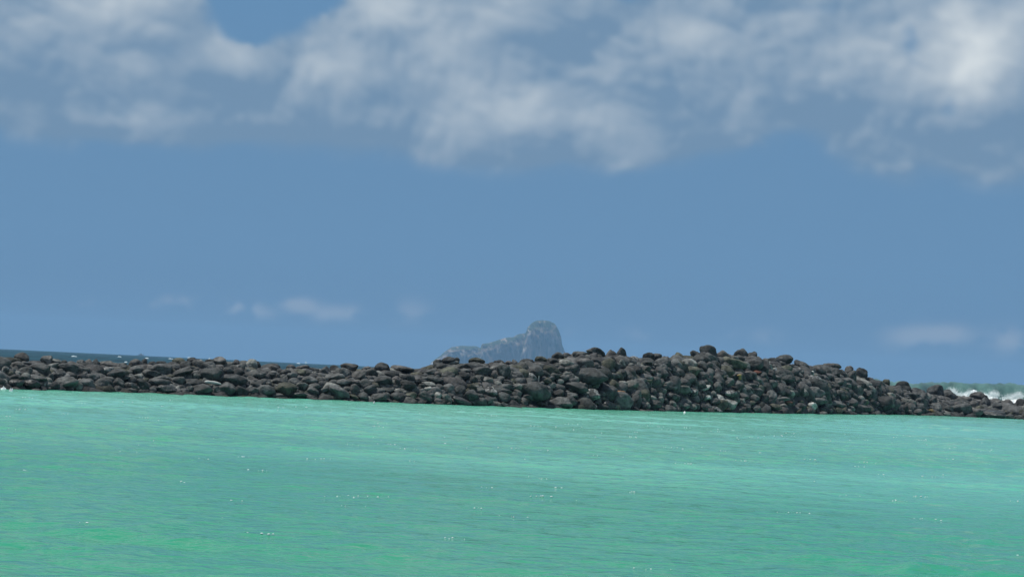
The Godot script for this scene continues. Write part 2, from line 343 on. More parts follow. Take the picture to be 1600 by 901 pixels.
func icosphere(level: int) -> void:
	if sphere_v.has(level):
		return
	var t := (1.0 + sqrt(5.0)) / 2.0
	var v: Array = []
	for p in [[-1, t, 0], [1, t, 0], [-1, -t, 0], [1, -t, 0], [0, -1, t], [0, 1, t], [0, -1, -t], [0, 1, -t], [t, 0, -1], [t, 0, 1], [-t, 0, -1], [-t, 0, 1]]:
		v.append(Vector3(p[0], p[1], p[2]).normalized())
	var f := [0,11,5, 0,5,1, 0,1,7, 0,7,10, 0,10,11, 1,5,9, 5,11,4, 11,10,2, 10,7,6, 7,1,8, 3,9,4, 3,4,2, 3,2,6, 3,6,8, 3,8,9, 4,9,5, 2,4,11, 6,2,10, 8,6,7, 9,8,1]
	for l in level:
		var mids := {}
		var g := []
		for k in range(0, f.size(), 3):
			var m := []
			for e in [[f[k], f[k + 1]], [f[k + 1], f[k + 2]], [f[k + 2], f[k]]]:
				var key := Vector2i(mini(e[0], e[1]), maxi(e[0], e[1]))
				if not mids.has(key):
					mids[key] = v.size()
					v.append((v[e[0]] + v[e[1]]).normalized())
				m.append(mids[key])
			g.append_array([f[k], m[0], m[2], f[k + 1], m[1], m[0], f[k + 2], m[2], m[1], m[0], m[1], m[2]])
		f = g
	for k in range(0, f.size(), 3):      # front faces run clockwise
		var s = f[k + 1]
		f[k + 1] = f[k + 2]
		f[k + 2] = s
	sphere_v[level] = PackedVector3Array(v)
	sphere_i[level] = PackedInt32Array(f)

# a worn boulder: planes cut a ball, their edges are rounded off, and the faces stay uneven
func stone_shape(seed_: int, level: int, sharp := 0.0, wobble := 1.0) -> PackedVector3Array:
	icosphere(level)
	var r := RandomNumberGenerator.new()
	r.seed = seed_
	var planes := []
	for i in r.randi_range(6, 11):
		var p := Vector3(r.randfn(), r.randfn() * 0.9, r.randfn()).normalized()
		planes.append([p, r.randf_range(0.56, 1.0)])
	var k := (r.randf_range(5.0, 9.0) if seed_ % 3 else r.randf_range(11.0, 17.0)) + sharp
	var n := fbm(seed_ + 900, 0.85, 3)
	var v: PackedVector3Array = sphere_v[level].duplicate()
	var hi := Vector3.ONE * -9.0
	var lo := Vector3.ONE * 9.0
	for i in v.size():
		var d := v[i]
		var s := 0.75
		for p in planes:
			var c: float = d.dot(p[0]) / p[1]
			if c > 0.0:
				s += c ** k
		var q := d * (s ** (-1.0 / k)) * (1.0 + n.get_noise_3dv(d + Vector3(seed_, 0, 0)) * 0.20 * wobble)
		v[i] = q
		hi = hi.max(q)
		lo = lo.min(q)
	for i in v.size():
		v[i] = (v[i] - (hi + lo) * 0.5) / ((hi - lo) * 0.5)
	return v

func stone_materials() -> Dictionary:
	var blotch := noise_texture(fbm(41, 0.012, 5, 0.62), 512, [[0.0, 0.40], [0.34, 0.62], [0.58, 0.84], [0.72, 1.0], [1.0, 1.0]])
	var spots := noise_texture(fbm(43, 0.02, 4, 0.6), 512, [[0.0, 0.0], [0.60, 0.0], [0.67, 1.0], [1.0, 1.0]])
	var pits := noise_texture(fbm(47, 0.03, 4, 0.6), 512)
	var pale := Image.create_empty(4, 4, false, Image.FORMAT_RGB8)
	pale.fill(lin(0.34, 0.34, 0.325))
	var pale_t := ImageTexture.create_from_image(pale)
	var tones := {"d": [0.070, 0.072, 0.070], "g": [0.120, 0.122, 0.117], "b": [0.122, 0.117, 0.110], "o": [0.105, 0.106, 0.080], "l": [0.23, 0.232, 0.212], "w": [0.62, 0.62, 0.57], "s": [0.10, 0.102, 0.098], "r": [0.20, 0.085, 0.06], "y": [0.15, 0.12, 0.045], "m": [1, 1, 1]}
	var out := {}
	for k2 in tones.size() * 4:
		var k: String = tones.keys()[k2 / 4]
		var shade: float = [0.78, 1.0, 1.32, 0.62][k2 % 4] if k != "m" else 1.0        # no two stones of a kind are quite alike; the fourth is wet
		var m := StandardMaterial3D.new()
		m.albedo_color = lin(tones[k][0] * shade, tones[k][1] * shade, tones[k][2] * shade)
		m.albedo_texture = blotch
		m.uv1_triplanar = true
		m.uv1_world_triplanar = true
		m.uv1_scale = Vector3.ONE * 0.31
		m.roughness = 0.82 if k2 % 4 < 3 else 0.4
		m.metallic_specular = 0.35
		m.heightmap_enabled = true
		m.heightmap_texture = pits
		m.heightmap_scale = 5.0
		if k == "m":
			m.vertex_color_use_as_albedo = true
		if k == "s":
			m.detail_enabled = true
			m.detail_albedo = pale_t
			m.detail_mask = spots
			m.detail_blend_mode = BaseMaterial3D.BLEND_MODE_MIX
			m.detail_uv_layer = BaseMaterial3D.DETAIL_UV_1
		out[k + str(k2 % 4)] = m
	return out

# things on the bar that one can find at a glance, with their place in photo pixels
const LANDMARKS := [[332, 599, "the white driftwood log"], [842, 592, "the upright stick"], [971, 613, "the orange wood"], [1156, 590, "the yellow stump"], [1269, 635, "the white oval boulder"], [1350, 628, "the tan coral block"],
	[446, 609, "the olive pointed boulder"], [392, 570, "the bleached crest boulder"], [962, 557, "the two upright crest boulders"], [668, 609, "the pair of white stones"], [1120, 622, "the white boulders"], [1500, 612, "the surf"], [1107, 551, "the topmost boulder"],
	[12, 606, "the wide white splash"], [310, 566, "the white crest stone"], [1229, 628, "the rusty red slab"], [1448, 640, "the yellow-olive stones"], [786, 582, "the tall wedge-shaped boulder"]]

func stone_label(s: Array) -> String:
	if s[0] == 1269: return "smooth white oval boulder low on the bar at the lagoon's edge"
	if s[0] == 917: return "widest boulder of the bar, flat-lying and dark grey, below its crest"
	if s[0] == 834: return "long dark grey boulder sloping down below the upright stick"
	if s[0] == 1107 and s[1] == 551: return "topmost boulder of the bar, dark and leaning, on its highest hump"
	if s[0] == 446: return "olive pointed boulder standing at the lagoon's edge"
	if s[0] == 971 and s[3] == 22: return "near-black pointed boulder standing upright on the crest against the sky"
	if s[0] == 954: return "brownish upright block-shaped boulder beside the pointed one on the crest"
	if s[0] == 392: return "bleached light grey boulder tilted on the crest with the sea behind"
	if s[0] == 786 and s[1] == 582: return "tall wedge-shaped grey boulder narrowing downwards, below the crest"
	if s[0] == 1229 and s[5] == "r": return "rusty red slab just above the lagoon's edge"
	var look: String = {"d": "near-black", "g": "dark grey", "b": "brownish grey", "o": "olive-tinged grey", "l": "light grey", "w": "chalky white", "s": "white-stained grey", "r": "rusty red", "y": "yellow-olive"}[s[5]]
	var ratio: float = float(s[2]) / float(s[3])
	var form := "slab-like" if ratio > 2.4 else "long" if ratio > 1.8 else "upright" if ratio < 0.95 else "rounded"
	if absf(s[4]) >= 15.0:
		form = "tilted"
	var area: float = s[2] * s[3]
	var size := "very large " if area > 600 else "large " if area > 380 else "small " if area < 130 else ""
	var top := table(CREST, s[0])
	var f: float = (s[1] - top) / (table(WATERLINE, s[0]) - top)
	var where := "on the crest of the bar" if s[1] < top + 8.0 else "at the lagoon's edge" if s[1] > table(WATERLINE, s[0]) - 12.0 else "high in the bar's face" if f < 0.42 else "low in the bar's face"
	var best := 75.0
	var near := ""
	for l in LANDMARKS:
		var d := Vector2(s[0] - l[0], (s[1] - l[1]) * 1.5).length()
		if d < best and d > 6.0:
			best = d
			near = (", beside " if d < 26.0 else ", near ") + l[2]
	return "%s%s %s boulder %s%s" % [size, form, look, where, near]

func _ready() -> void:
	rng.seed = 4
	# ------------------------------------------------ camera, sky, sun, exposure, air
	var cam := Camera3D.new()
	cam.name = "camera"
	cam.position = EYE
	cam.rotation = Vector3(deg_to_rad(2.15), 0, deg_to_rad(2.72))
	cam.fov = rad_to_deg(2.0 * atan(450.5 / FOCAL))
	cam.near = 0.1
	cam.far = 30000.0
	add_child(cam)
	cam.current = true
	view = cam.transform.basis

	var env := Environment.new()
	env.background_mode = Environment.BG_SKY
	var pano := PanoramaSkyMaterial.new()
	pano.panorama = ImageTexture.create_from_image(make_sky())
	env.sky = Sky.new()
	env.sky.sky_material = pano
	env.background_energy_multiplier = 1.0
	env.tonemap_mode = Environment.TONE_MAPPER_LINEAR
	env.tonemap_exposure = 1.0
	env.sdfgi_enabled = true
	env.ssao_enabled = true
	env.ssil_enabled = true
	env.fog_enabled = true
	env.fog_density = 0.00012
	env.fog_light_color = lin(0.36, 0.66, 1.0)
	var we := WorldEnvironment.new()
	we.name = "sky"
	we.environment = env
	add_child(we)

	var sun := DirectionalLight3D.new()
	sun.name = "sun"
	sun.light_energy = 1.35
	sun.light_color = Color(1.0, 0.985, 0.955)
	sun.light_angular_distance = 0.5
	sun.shadow_enabled = true
	var toward := Vector3(sin(deg_to_rad(-80.0)) * cos(deg_to_rad(68.0)), sin(deg_to_rad(68.0)), -cos(deg_to_rad(-80.0)) * cos(deg_to_rad(68.0)))
	sun.basis = Basis.looking_at(-toward, Vector3.UP)
	add_child(sun)

	# ------------------------------------------------ large structure
	plan_bar()
	build_lagoon()
	build_sea()
	build_swell()
	build_bar()
	build_island()
	# ------------------------------------------------ things
	build_boulders()
	build_small_things()

# ---------------------------------------------------------------- water
func spaced(a: float, b: float, fine_from: float, fine_to: float, fine: float, coarse: float) -> PackedFloat32Array:
	var out := PackedFloat32Array()
	var x := a
	while x < b:
		out.append(x)
		x += fine if x >= fine_from and x < fine_to else coarse
	out.append(b)
	return out

func build_lagoon() -> void:
	var az := spaced(-1.25, 1.25, -0.27, 0.27, 0.0011, 0.02)
	var rows := PackedFloat32Array()
	var r := 3.0
	while r < 176.0:
		rows.append(r)
		r *= 1.0042 if r > 12.0 else 1.05
	var waves := []
	var wr := RandomNumberGenerator.new()
	wr.seed = 8
	for i in 14:
		var l := 0.20 * pow(1.20, i)
		var a := deg_to_rad(wr.randf_range(-62.0, 62.0) + 18.0)
		var k := TAU / l
		waves.append([sin(a) * k, cos(a) * k, wr.randf() * TAU, l * 0.0050, l])
	var patch := fbm(61, 0.05, 3)
	var tint := fbm(63, 0.022, 3)
	var v := PackedVector3Array()
	var col := PackedColorArray()
	v.resize(rows.size() * az.size())
	col.resize(v.size())
	var i := 0
	for rr in rows:
		var step: float = rr * 0.0042
		for a in az:
			var x := sin(a) * rr
			var z := -cos(a) * rr
			var y := 0.0
			var gust := 1.0 + patch.get_noise_2d(x * 1.6, z * 0.7) * 0.9
			if absf(a) < 0.3:
				var wob := patch.get_noise_2d(x * 7.0, z * 7.0) * 2.2
				for w in waves:
					if w[4] > step * 2.2:
						var s := sin(w[0] * x + w[1] * z + w[2] + wob)
						y += w[3] * (s + 0.35 * s * s)
			v[i] = Vector3(x, y * gust - 0.01, z)
			# sandy shallows towards the bar, weed and deeper water off the beach, both with ragged edges
			var shoal := smoothstep(-0.30, 0.42, tint.get_noise_2d(x * 0.8 + 40.0, z) * 0.5 + (-z - 41.0) / 48.0)
			var weed := smoothstep(0.05, 0.45, tint.get_noise_2d(x * 0.9 + 300.0, z * 1.1))
			var c := Color(0.030, 0.268, 0.142).lerp(Color(0.132, 0.485, 0.335), shoal)
			c = c.lerp(Color(0.070, 0.310, 0.175), weed * 0.45)
			col[i] = c
			i += 1
	var m := StandardMaterial3D.new()
	m.vertex_color_use_as_albedo = true
	m.roughness = 0.10
	m.metallic_specular = 0.36
	m.uv1_triplanar = true
	m.uv1_world_triplanar = true
	m.uv1_scale = Vector3(0.10, 0.20, 0.20)
	m.heightmap_enabled = true
	m.heightmap_texture = noise_texture(fbm(71, 0.014, 5, 0.55), 1024)
	m.heightmap_scale = 4.0
	var o := put("lagoon_water", make_mesh(v, grid_index(rows.size(), az.size(), true), col), m)
	tag(o, "turquoise lagoon water with small ripples in front of the boulder bar", "water", "", "structure")
	build_glints(o)

# white flecks painted in place of sun glints, in short rows on the lagoon
func build_glints(lagoon: Node) -> void:
	icosphere(1)
	var wr := RandomNumberGenerator.new()
	wr.seed = 17
	var v := PackedVector3Array()
	var idx := PackedInt32Array()
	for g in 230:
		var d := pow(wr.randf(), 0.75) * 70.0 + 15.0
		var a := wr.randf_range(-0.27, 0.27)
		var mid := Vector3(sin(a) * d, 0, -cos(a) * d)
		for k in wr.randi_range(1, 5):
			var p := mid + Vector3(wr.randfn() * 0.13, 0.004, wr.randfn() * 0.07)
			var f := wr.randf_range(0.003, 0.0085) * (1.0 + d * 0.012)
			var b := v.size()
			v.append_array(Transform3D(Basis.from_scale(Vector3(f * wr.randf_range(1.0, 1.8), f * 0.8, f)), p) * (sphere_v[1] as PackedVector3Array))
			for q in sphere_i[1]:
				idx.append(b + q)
	var o := put("glint_flecks", make_mesh(v, idx), foam_and_glint_material(), lagoon)  # matt foam white stands for the sparkle of the sun
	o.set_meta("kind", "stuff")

func sea_drop(r: float) -> float:
	return -r * r / (2.0 * EARTH)

func build_sea() -> void:
	var az := spaced(-PI, PI, -0.3, 0.3, 0.0035, 0.06)
	var rows := PackedFloat32Array()
	var r := 60.0
	while r < 9500.0:
		rows.append(r)
		r *= 1.0085 if r > 150.0 and r < 3000.0 else 1.06
	var chop := fbm(81, 0.11, 3)
	var long := fbm(83, 0.02, 2)
	var v := PackedVector3Array()
	v.resize(rows.size() * az.size())
	var i := 0
	for rr in rows:
		for a in az:
			var x := sin(a) * rr
			var z := -cos(a) * rr
			var h := 0.0
			if rr > 170.0:
				h = chop.get_noise_2d(x * 0.6, z * 0.8) * 0.30 * smoothstep(1800.0, 300.0, rr) + long.get_noise_2d(x, z * 1.5) * 0.38
			v[i] = Vector3(x, sea_drop(rr) - 0.45 + h, z)
			i += 1
	var m := StandardMaterial3D.new()
	m.albedo_color = lin(0.014, 0.055, 0.074)
	m.albedo_texture = noise_texture(fbm(87, 0.012, 5, 0.6), 512, [[0.0, 0.55], [0.4, 0.8], [0.7, 1.0], [1.0, 1.0]])
	m.uv1_triplanar = true
	m.uv1_world_triplanar = true
	m.uv1_scale = Vector3(0.011, 0.011, 0.004)
	m.roughness = 0.5
	m.metallic_specular = 0.10
	var o := put("sea", make_mesh(v, grid_index(rows.size(), az.size(), true)), m)
	tag(o, "dark blue open sea with white caps behind the boulder bar", "sea", "", "structure")
	# white caps: a ragged ridge of foam on a wave
	var foam := foam_and_glint_material()
	foam.albedo_color = lin(0.42, 0.50, 0.53)
	for w in [[115, 556, 9], [186, 557, 8], [196, 565, 5], [229, 559, 6], [266, 560, 8], [295, 558, 6], [466, 567, 6], [417, 569, 4], [327, 560, 4], [148, 563, 8], [478, 566, 4]]:
		var d := ray(w[0], w[1])
		var flat := Vector2(d.x, d.z).length()
		var dist := clampf((EYE.y + 0.15) / -(d.y / flat), 200.0, 1500.0)
		var p := EYE + d * (dist / flat)
		var long_m: float = w[2] * dist / FOCAL
		var c := put("whitecap", foam_ridge(int(w[0]), long_m, 0.00055 * dist, 0.004 * dist), foam, o)
		c.position = p + Vector3(0, -0.0002 * dist, 0)
		c.rotation.y = -atan2(d.x, -d.z)

func foam_and_glint_material() -> StandardMaterial3D:
	var m := StandardMaterial3D.new()
	m.albedo_color = lin(0.72, 0.76, 0.76)
	m.roughness = 0.9
	m.metallic_specular = 0.2
	return m

func foam_ridge(seed_: int, length: float, height: float, depth: float) -> ArrayMesh:
	var n := fbm(seed_, 1.0, 3)
	var rows := 9
	var cols := 28
	var v := PackedVector3Array()
	for j in rows:
		var t := j / float(rows - 1)
		for i in cols:
			var u := i / float(cols - 1)
			var x := (u - 0.5) * length
			var env_ := pow(maxf(sin(u * PI), 0.0), 0.6) * (0.65 + 0.7 * n.get_noise_2d(u * 5.0, 3.0))
			var y := sin(t * PI) * height * env_ * (1.0 + 0.7 * n.get_noise_2d(u * 9.0, t * 4.0))
			v.append(Vector3(x, y - height * 0.15, (t - 0.5) * -depth * (0.6 + 0.8 * env_)))
	return make_mesh(v, grid_index(rows, cols, true))

const SWELL_TOP := [[1240, 596], [1320, 592.5], [1370, 592], [1400, 596], [1430, 598], [1450, 597.3], [1480, 597], [1520, 598], [1560, 598.5], [1600, 601], [1700, 606], [1900, 622]]

func build_swell() -> void:
	var water := StandardMaterial3D.new()
	water.albedo_color = lin(0.105, 0.220, 0.200)
	water.albedo_texture = noise_texture(fbm(93, 0.02, 4, 0.6), 256, [[0.0, 0.6], [0.5, 0.85], [1.0, 1.0]])
	water.uv1_triplanar = true
	water.uv1_world_triplanar = true
	water.uv1_scale = Vector3(0.08, 0.2, 0.08)
	water.roughness = 0.3
	water.metallic_specular = 0.3
	var n := fbm(95, 0.12, 3)
	var cols := 170
	var rows := 40
	var v := PackedVector3Array()
	for j in rows:
		var t := j / float(rows - 1)
		for i in cols:
			var px := 1230.0 + i * 4.2
			var d := ray(px, table(SWELL_TOP, px))
			var flat := Vector2(d.x, d.z).length()
			var dist := 196.0 + n.get_noise_1d(px * 0.08) * 4.0
			var top := EYE.y + d.y / flat * dist
			top += n.get_noise_1d(px * 0.9) * 0.12
			var ends := smoothstep(1230.0, 1300.0, px) * smoothstep(1940.0, 1800.0, px)
			var q := (t - 0.42) / (0.42 if t < 0.42 else 0.58)
			var prof := pow(maxf(cos(q * PI / 2), 0.0), 1.6)
			var rr := dist + (t - 0.42) * (13.0 if t < 0.42 else 26.0)
			var y := -0.75 + (top + 0.75) * prof * ends + n.get_noise_2d(px * 0.25, rr * 1.6) * 0.14
			v.append(Vector3(d.x / flat * rr, y, d.z / flat * rr))
	var o := put("sea_swell", make_mesh(v, grid_index(rows, cols, true)), water)
	tag(o, "smooth green swell rising behind the surf beyond the boulder bar", "swell", "", "structure")
	# the wave that breaks in front of it
	var surf := base("breaking_wave")
	tag(surf, "white surf breaking between the boulder bar and the green swell", "wave")
	var face := PackedVector3Array()
	var ci := PackedColorArray()
	cols = 260
	rows = 26
	var lump := fbm(97, 0.55, 4, 0.6)
	for j in rows:
		var t := j / float(rows - 1)
		for i in cols:
			var px := 1390.0 + i * 1.6
			var d := ray(px, 620.0)
			var flat := Vector2(d.x, d.z).length()
			var dist := 179.0 + (px - 1390.0) * 0.012
			var q := (t - 0.55) / (0.55 if t < 0.55 else 0.45)
			var crest := table([[1390, 0.3], [1425, 1.45], [1455, 1.3], [1480, 1.75], [1500, 1.45], [1520, 2.0], [1545, 1.7], [1556, 2.0], [1562, 1.3], [1575, 1.5], [1594, 2.0], [1602, 1.2], [1640, 1.6], [1800, 1.0]], px)
			var y := -0.6 + (crest + 0.5) * pow(maxf(cos(q * PI / 2), 0.0), 0.9) + lump.get_noise_2d(px * 0.35, t * 9.0) * 0.30
			var rr := dist + (t - 0.55) * 8.0 + lump.get_noise_2d(px * 0.3 + 90.0, t * 6.0) * 0.7
			face.append(Vector3(d.x / flat * rr, y, d.z / flat * rr))
			var f := smoothstep(-0.28, 0.02, lump.get_noise_2d(px * 0.22, 40.0 + t * 5.0) + 0.12)
			ci.append(Color(0.10, 0.26, 0.24).lerp(Color(0.85, 0.87, 0.87), f))
	var fm := foam_and_glint_material()
	fm.albedo_color = Color.WHITE
	fm.vertex_color_use_as_albedo = true
	put("foam", make_mesh(face, grid_index(rows, cols, true), ci), fm, surf)
	# thrown spray: drops and small clots
	var tool_v := PackedVector3Array()
	var tool_i := PackedInt32Array()
	icosphere(0)
	for c in [[1488, 608, 60, 9], [1518, 611, 70, 10], [1554, 612, 60, 8], [1592, 614, 70, 9], [1500, 614, 90, 22], [1535, 616, 90, 18], [1580, 617, 60, 14]]:
		for k in int(c[2]) * 14:
			var px: float = c[0] + rng.randfn() * c[3] * 0.5
			var up := absf(rng.randfn()) * 4.5
			var d := ray(px, c[1] + 7.0 - up * 1.1)
			var flat := Vector2(d.x, d.z).length()
			var p := EYE + d * ((179.0 + rng.randf_range(-1.2, 2.0)) / flat)
			var s := rng.randf_range(0.012, 0.038) * (1.0 - clampf(up / 16.0, 0.0, 0.7))
			var b := tool_v.size()
			tool_v.append_array(Transform3D(Basis.from_euler(Vector3(rng.randf() * 6.0, rng.randf() * 6.0, 0)).scaled(Vector3(s, s * rng.randf_range(0.7, 1.6), s)), p) * sphere_v[0])
			for q in sphere_i[0]:
				tool_i.append(b + q)
	var sp := put("spray", make_mesh(tool_v, tool_i), foam_and_glint_material(), surf)
	sp.set_meta("kind", "stuff")

# ---------------------------------------------------------------- the bar under the boulders
func build_bar() -> void:
	var rows := 44
	var cols := 300
	var v := PackedVector3Array()
	for j in rows:
		for i in cols:
			var a: float = lerpf(shore[0][0], shore[-1][0], i / float(cols - 1))
			var s := bar_at(a)
			var q := -0.5 + j / float(rows - 1) * 3.2
			var rr := s.x + q * s.y
			var x := sin(a) * rr
			var z := -cos(a) * rr
			v.append(Vector3(x, maxf(bar_height(x, z) - 0.18, -1.6), z))
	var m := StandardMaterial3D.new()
	m.albedo_color = lin(0.05, 0.05, 0.05)  # gravel tone kept low, so it also paints the shade in the gaps
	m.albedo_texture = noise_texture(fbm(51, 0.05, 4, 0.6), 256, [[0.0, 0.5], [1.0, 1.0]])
	m.uv1_triplanar = true
	m.uv1_world_triplanar = true
	m.uv1_scale = Vector3.ONE * 0.5
	m.roughness = 0.95
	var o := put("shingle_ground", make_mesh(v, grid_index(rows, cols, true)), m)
	tag(o, "shingle ground under the heaped boulders of the bar, kept dark as shaded gaps", "shingle", "", "structure")

func build_boulders() -> void:
	var mats := stone_materials()
	var shapes := []
	for k in 30:
		shapes.append(make_mesh(stone_shape(k + 1, 3), sphere_i[3]))
	# the 300 that show largest are things of their own; the rest of the list joins the rubble
	var order := range(STONES.size())
	order.sort_custom(func(a, b): return STONES[a][2] * STONES[a][3] > STONES[b][2] * STONES[b][3])
	var rank := {}
	for k in order.size():
		rank[order[k]] = k
	var rv := PackedVector3Array()
	var rn := PackedVector3Array()
	var ri := PackedInt32Array()
	var rc := PackedColorArray()
	var small := []
	for k in 24:
		var sv := stone_shape(k + 200, 2)
		small.append([sv, smooth_normals(sv, sphere_i[2])])
	var pebbles := []
	for k in 12:
		var sv := stone_shape(k + 300, 1)
		pebbles.append([sv, smooth_normals(sv, sphere_i[1])])
	var placed := []
	var tone := {"d": Color(0.070, 0.072, 0.070), "g": Color(0.120, 0.122, 0.117), "b": Color(0.122, 0.117, 0.110), "o": Color(0.105, 0.106, 0.080), "l": Color(0.23, 0.232, 0.212), "w": Color(0.62, 0.62, 0.57), "s": Color(0.18, 0.18, 0.175), "r": Color(0.20, 0.085, 0.06), "y": Color(0.15, 0.12, 0.045)}
	for k in STONES.size():
		var s: Array = STONES[k]
		var p := on_bar(s[0], s[1])
		var dist := p.distance_to(EYE)
		var m := dist / FOCAL
		var half := Vector3(s[2] * 0.57 * m, s[3] * 0.66 * m, 0)
		half.z = lerpf(half.x, half.y, rng.randf_range(0.1, 0.6))
		var dir := (p - EYE).normalized()
		var right := dir.cross(Vector3.UP).normalized()
		var b := Basis(right, Vector3.UP, right.cross(Vector3.UP)).rotated(dir, deg_to_rad(s[4] + rng.randf_range(-5, 5)))
		b = b * Basis(Vector3.UP, rng.randf_range(-0.3, 0.3))
		var turn: Basis = [Basis(), Basis(Vector3.UP, PI), Basis(Vector3.RIGHT, PI), Basis(Vector3.BACK, PI)][rng.randi() % 4]
		var at := p - dir * half.z * 0.30
		placed.append([at, maxf(half.x, half.y)])
		if rank[k] < 300:
			var o := put("boulder", shapes[rng.randi() % shapes.size()], mats[s[5] + ("3" if at.y < 0.22 else str(rng.randi() % 3))])
			o.transform = Transform3D(b * Basis.from_scale(half) * turn, at)
			tag(o, stone_label(s), "boulder", "boulders heaped along the bar")
		else:
			add_stone(rv, rn, ri, rc, small[rng.randi() % small.size()], Transform3D(b * Basis.from_scale(half) * turn, at), tone[s[5]])
	# between and under them, and where the bar goes on past the picture: the rest of the heap
	var fill := 0
	for k in 5600:
		var px := rng.randf_range(-330.0, 1930.0)
		var d := ray(px, 600.0)
		var a := atan2(d.x, -d.z)
		var sh := bar_at(a)
		var q := rng.randf_range(-0.14, 1.32)
		var size := clampf(exp(rng.randfn(-1.18, 0.42)), 0.12, 0.75) * clampf(sh.x / 105.0, 0.85, 1.35)
		var rr := sh.x + q * sh.y
		var x := sin(a) * rr
		var z := -cos(a) * rr
		var seen := px > -10.0 and px < 1610.0
		var p := Vector3(x, bar_height(x, z) - size * (0.5 if seen else 0.1), z)
		if p.y < -0.5:
			continue
		var hidden := false
		if seen:
			for b in placed:
				if absf(b[0].x - p.x) < 1.2 and b[0].distance_to(p) < b[1] * 0.85 + size * 0.35:
					hidden = true
					break
		if hidden:
			continue
		var t := Basis.from_euler(Vector3(rng.randfn() * 0.35, rng.randf() * TAU, rng.randfn() * 0.35)) * Basis.from_scale(Vector3(size * rng.randf_range(0.85, 1.3), size * rng.randf_range(0.5, 0.8), size))
		var pick := rng.randf()
		var c: Color = tone["d" if pick < 0.2 else "g" if pick < 0.72 else "b" if pick < 0.84 else "o" if pick < 0.92 else "l"]
		c = c * rng.randf_range(0.75, 1.3)
		if p.y < 0.05:                  # wet
			c = c * 0.5
		add_stone(rv, rn, ri, rc, small[k % small.size()], Transform3D(t, p), c)
		fill += 1
	for k in 2600:
		var px := rng.randf_range(-20.0, 1620.0)
		var d := ray(px, 600.0)
		var a := atan2(d.x, -d.z)
		var sh := bar_at(a)
		var q := rng.randf_range(-0.06, 1.0)
		var size := rng.randf_range(0.11, 0.26)
		var rr := sh.x + q * sh.y
		var p := Vector3(sin(a) * rr, 0, -cos(a) * rr)
		p.y = bar_height(p.x, p.z) - 0.18 + size * 0.2
		if p.y < -0.2:
			continue
		var t := Basis.from_euler(Vector3(rng.randfn() * 0.4, rng.randf() * TAU, rng.randfn() * 0.4)) * Basis.from_scale(Vector3(size * 1.2, size * 0.75, size))
		var c: Color = tone[["d", "g", "g", "b", "l", "g", "o"][rng.randi() % 7]] * rng.randf_range(0.75, 1.25)
		add_stone(rv, rn, ri, rc, pebbles[k % pebbles.size()], Transform3D(t, p), c * (0.5 if p.y < 0.05 else 1.0), 1)
	var o := put("boulder_rubble", make_mesh(rv, ri, rc, rn), mats["m0"])
	tag(o, "smaller dark stones filling the gaps between the boulders of the bar", "rubble", "", "stuff")

func add_stone(v: PackedVector3Array, n: PackedVector3Array, idx: PackedInt32Array, col: PackedColorArray, shape: Array, t: Transform3D, c: Color, level := 2) -> void:
	var b := v.size()
	v.append_array(t * (shape[0] as PackedVector3Array))
	var nt := Transform3D(t.basis.inverse().transposed(), Vector3.ZERO)
	var nn: PackedVector3Array = nt * (shape[1] as PackedVector3Array)
	for k in nn.size():
		nn[k] = nn[k].normalized()
	n.append_array(nn)
	var si: PackedInt32Array = sphere_i[level]
	for q in si:
		idx.append(b + q)
	var cc := PackedColorArray()
	cc.resize(shape[0].size())
	cc.fill(Color(c.r, c.g, c.b))
	col.append_array(cc)

# ---------------------------------------------------------------- far things
func build_island() -> void:
	var dist := 6000.0
	var o := base("rock_island", Vector3(0, sea_drop(dist), -dist))
	tag(o, "far hazy rock island with pale cliffs and a tall domed tower", "island")
	var ridge := [[664, 577], [671, 571.5], [675, 564], [688, 555], [696, 548], [706, 541.5], [720, 539.5], [738, 540], [744, 540], [751, 543], [753, 536.5], [765, 535], [780, 530], [792, 526.5], [802, 526], [810, 521.5], [820, 520], [828, 514], [840, 520], [856, 545], [866, 584]]
	var tower := [[806, 586], [815, 548], [820, 524], [824, 511.5], [831, 504], [838, 500.7], [847, 500], [858, 501.2], [867, 506], [872, 514.5], [876, 525], [878, 538.5], [883, 550.5], [887, 566], [892, 588]]
	put("low_ridge", cliff_mass(ridge, dist, 46.0, 0.0, 3), island_material(), o)
	put("tall_tower", cliff_mass(tower, dist, 52.0, 26.0, 9), island_material(), o)

func island_material() -> StandardMaterial3D:
	var m := StandardMaterial3D.new()
	m.vertex_color_use_as_albedo = true
	m.roughness = 0.95
	m.metallic_specular = 0.1
	return m

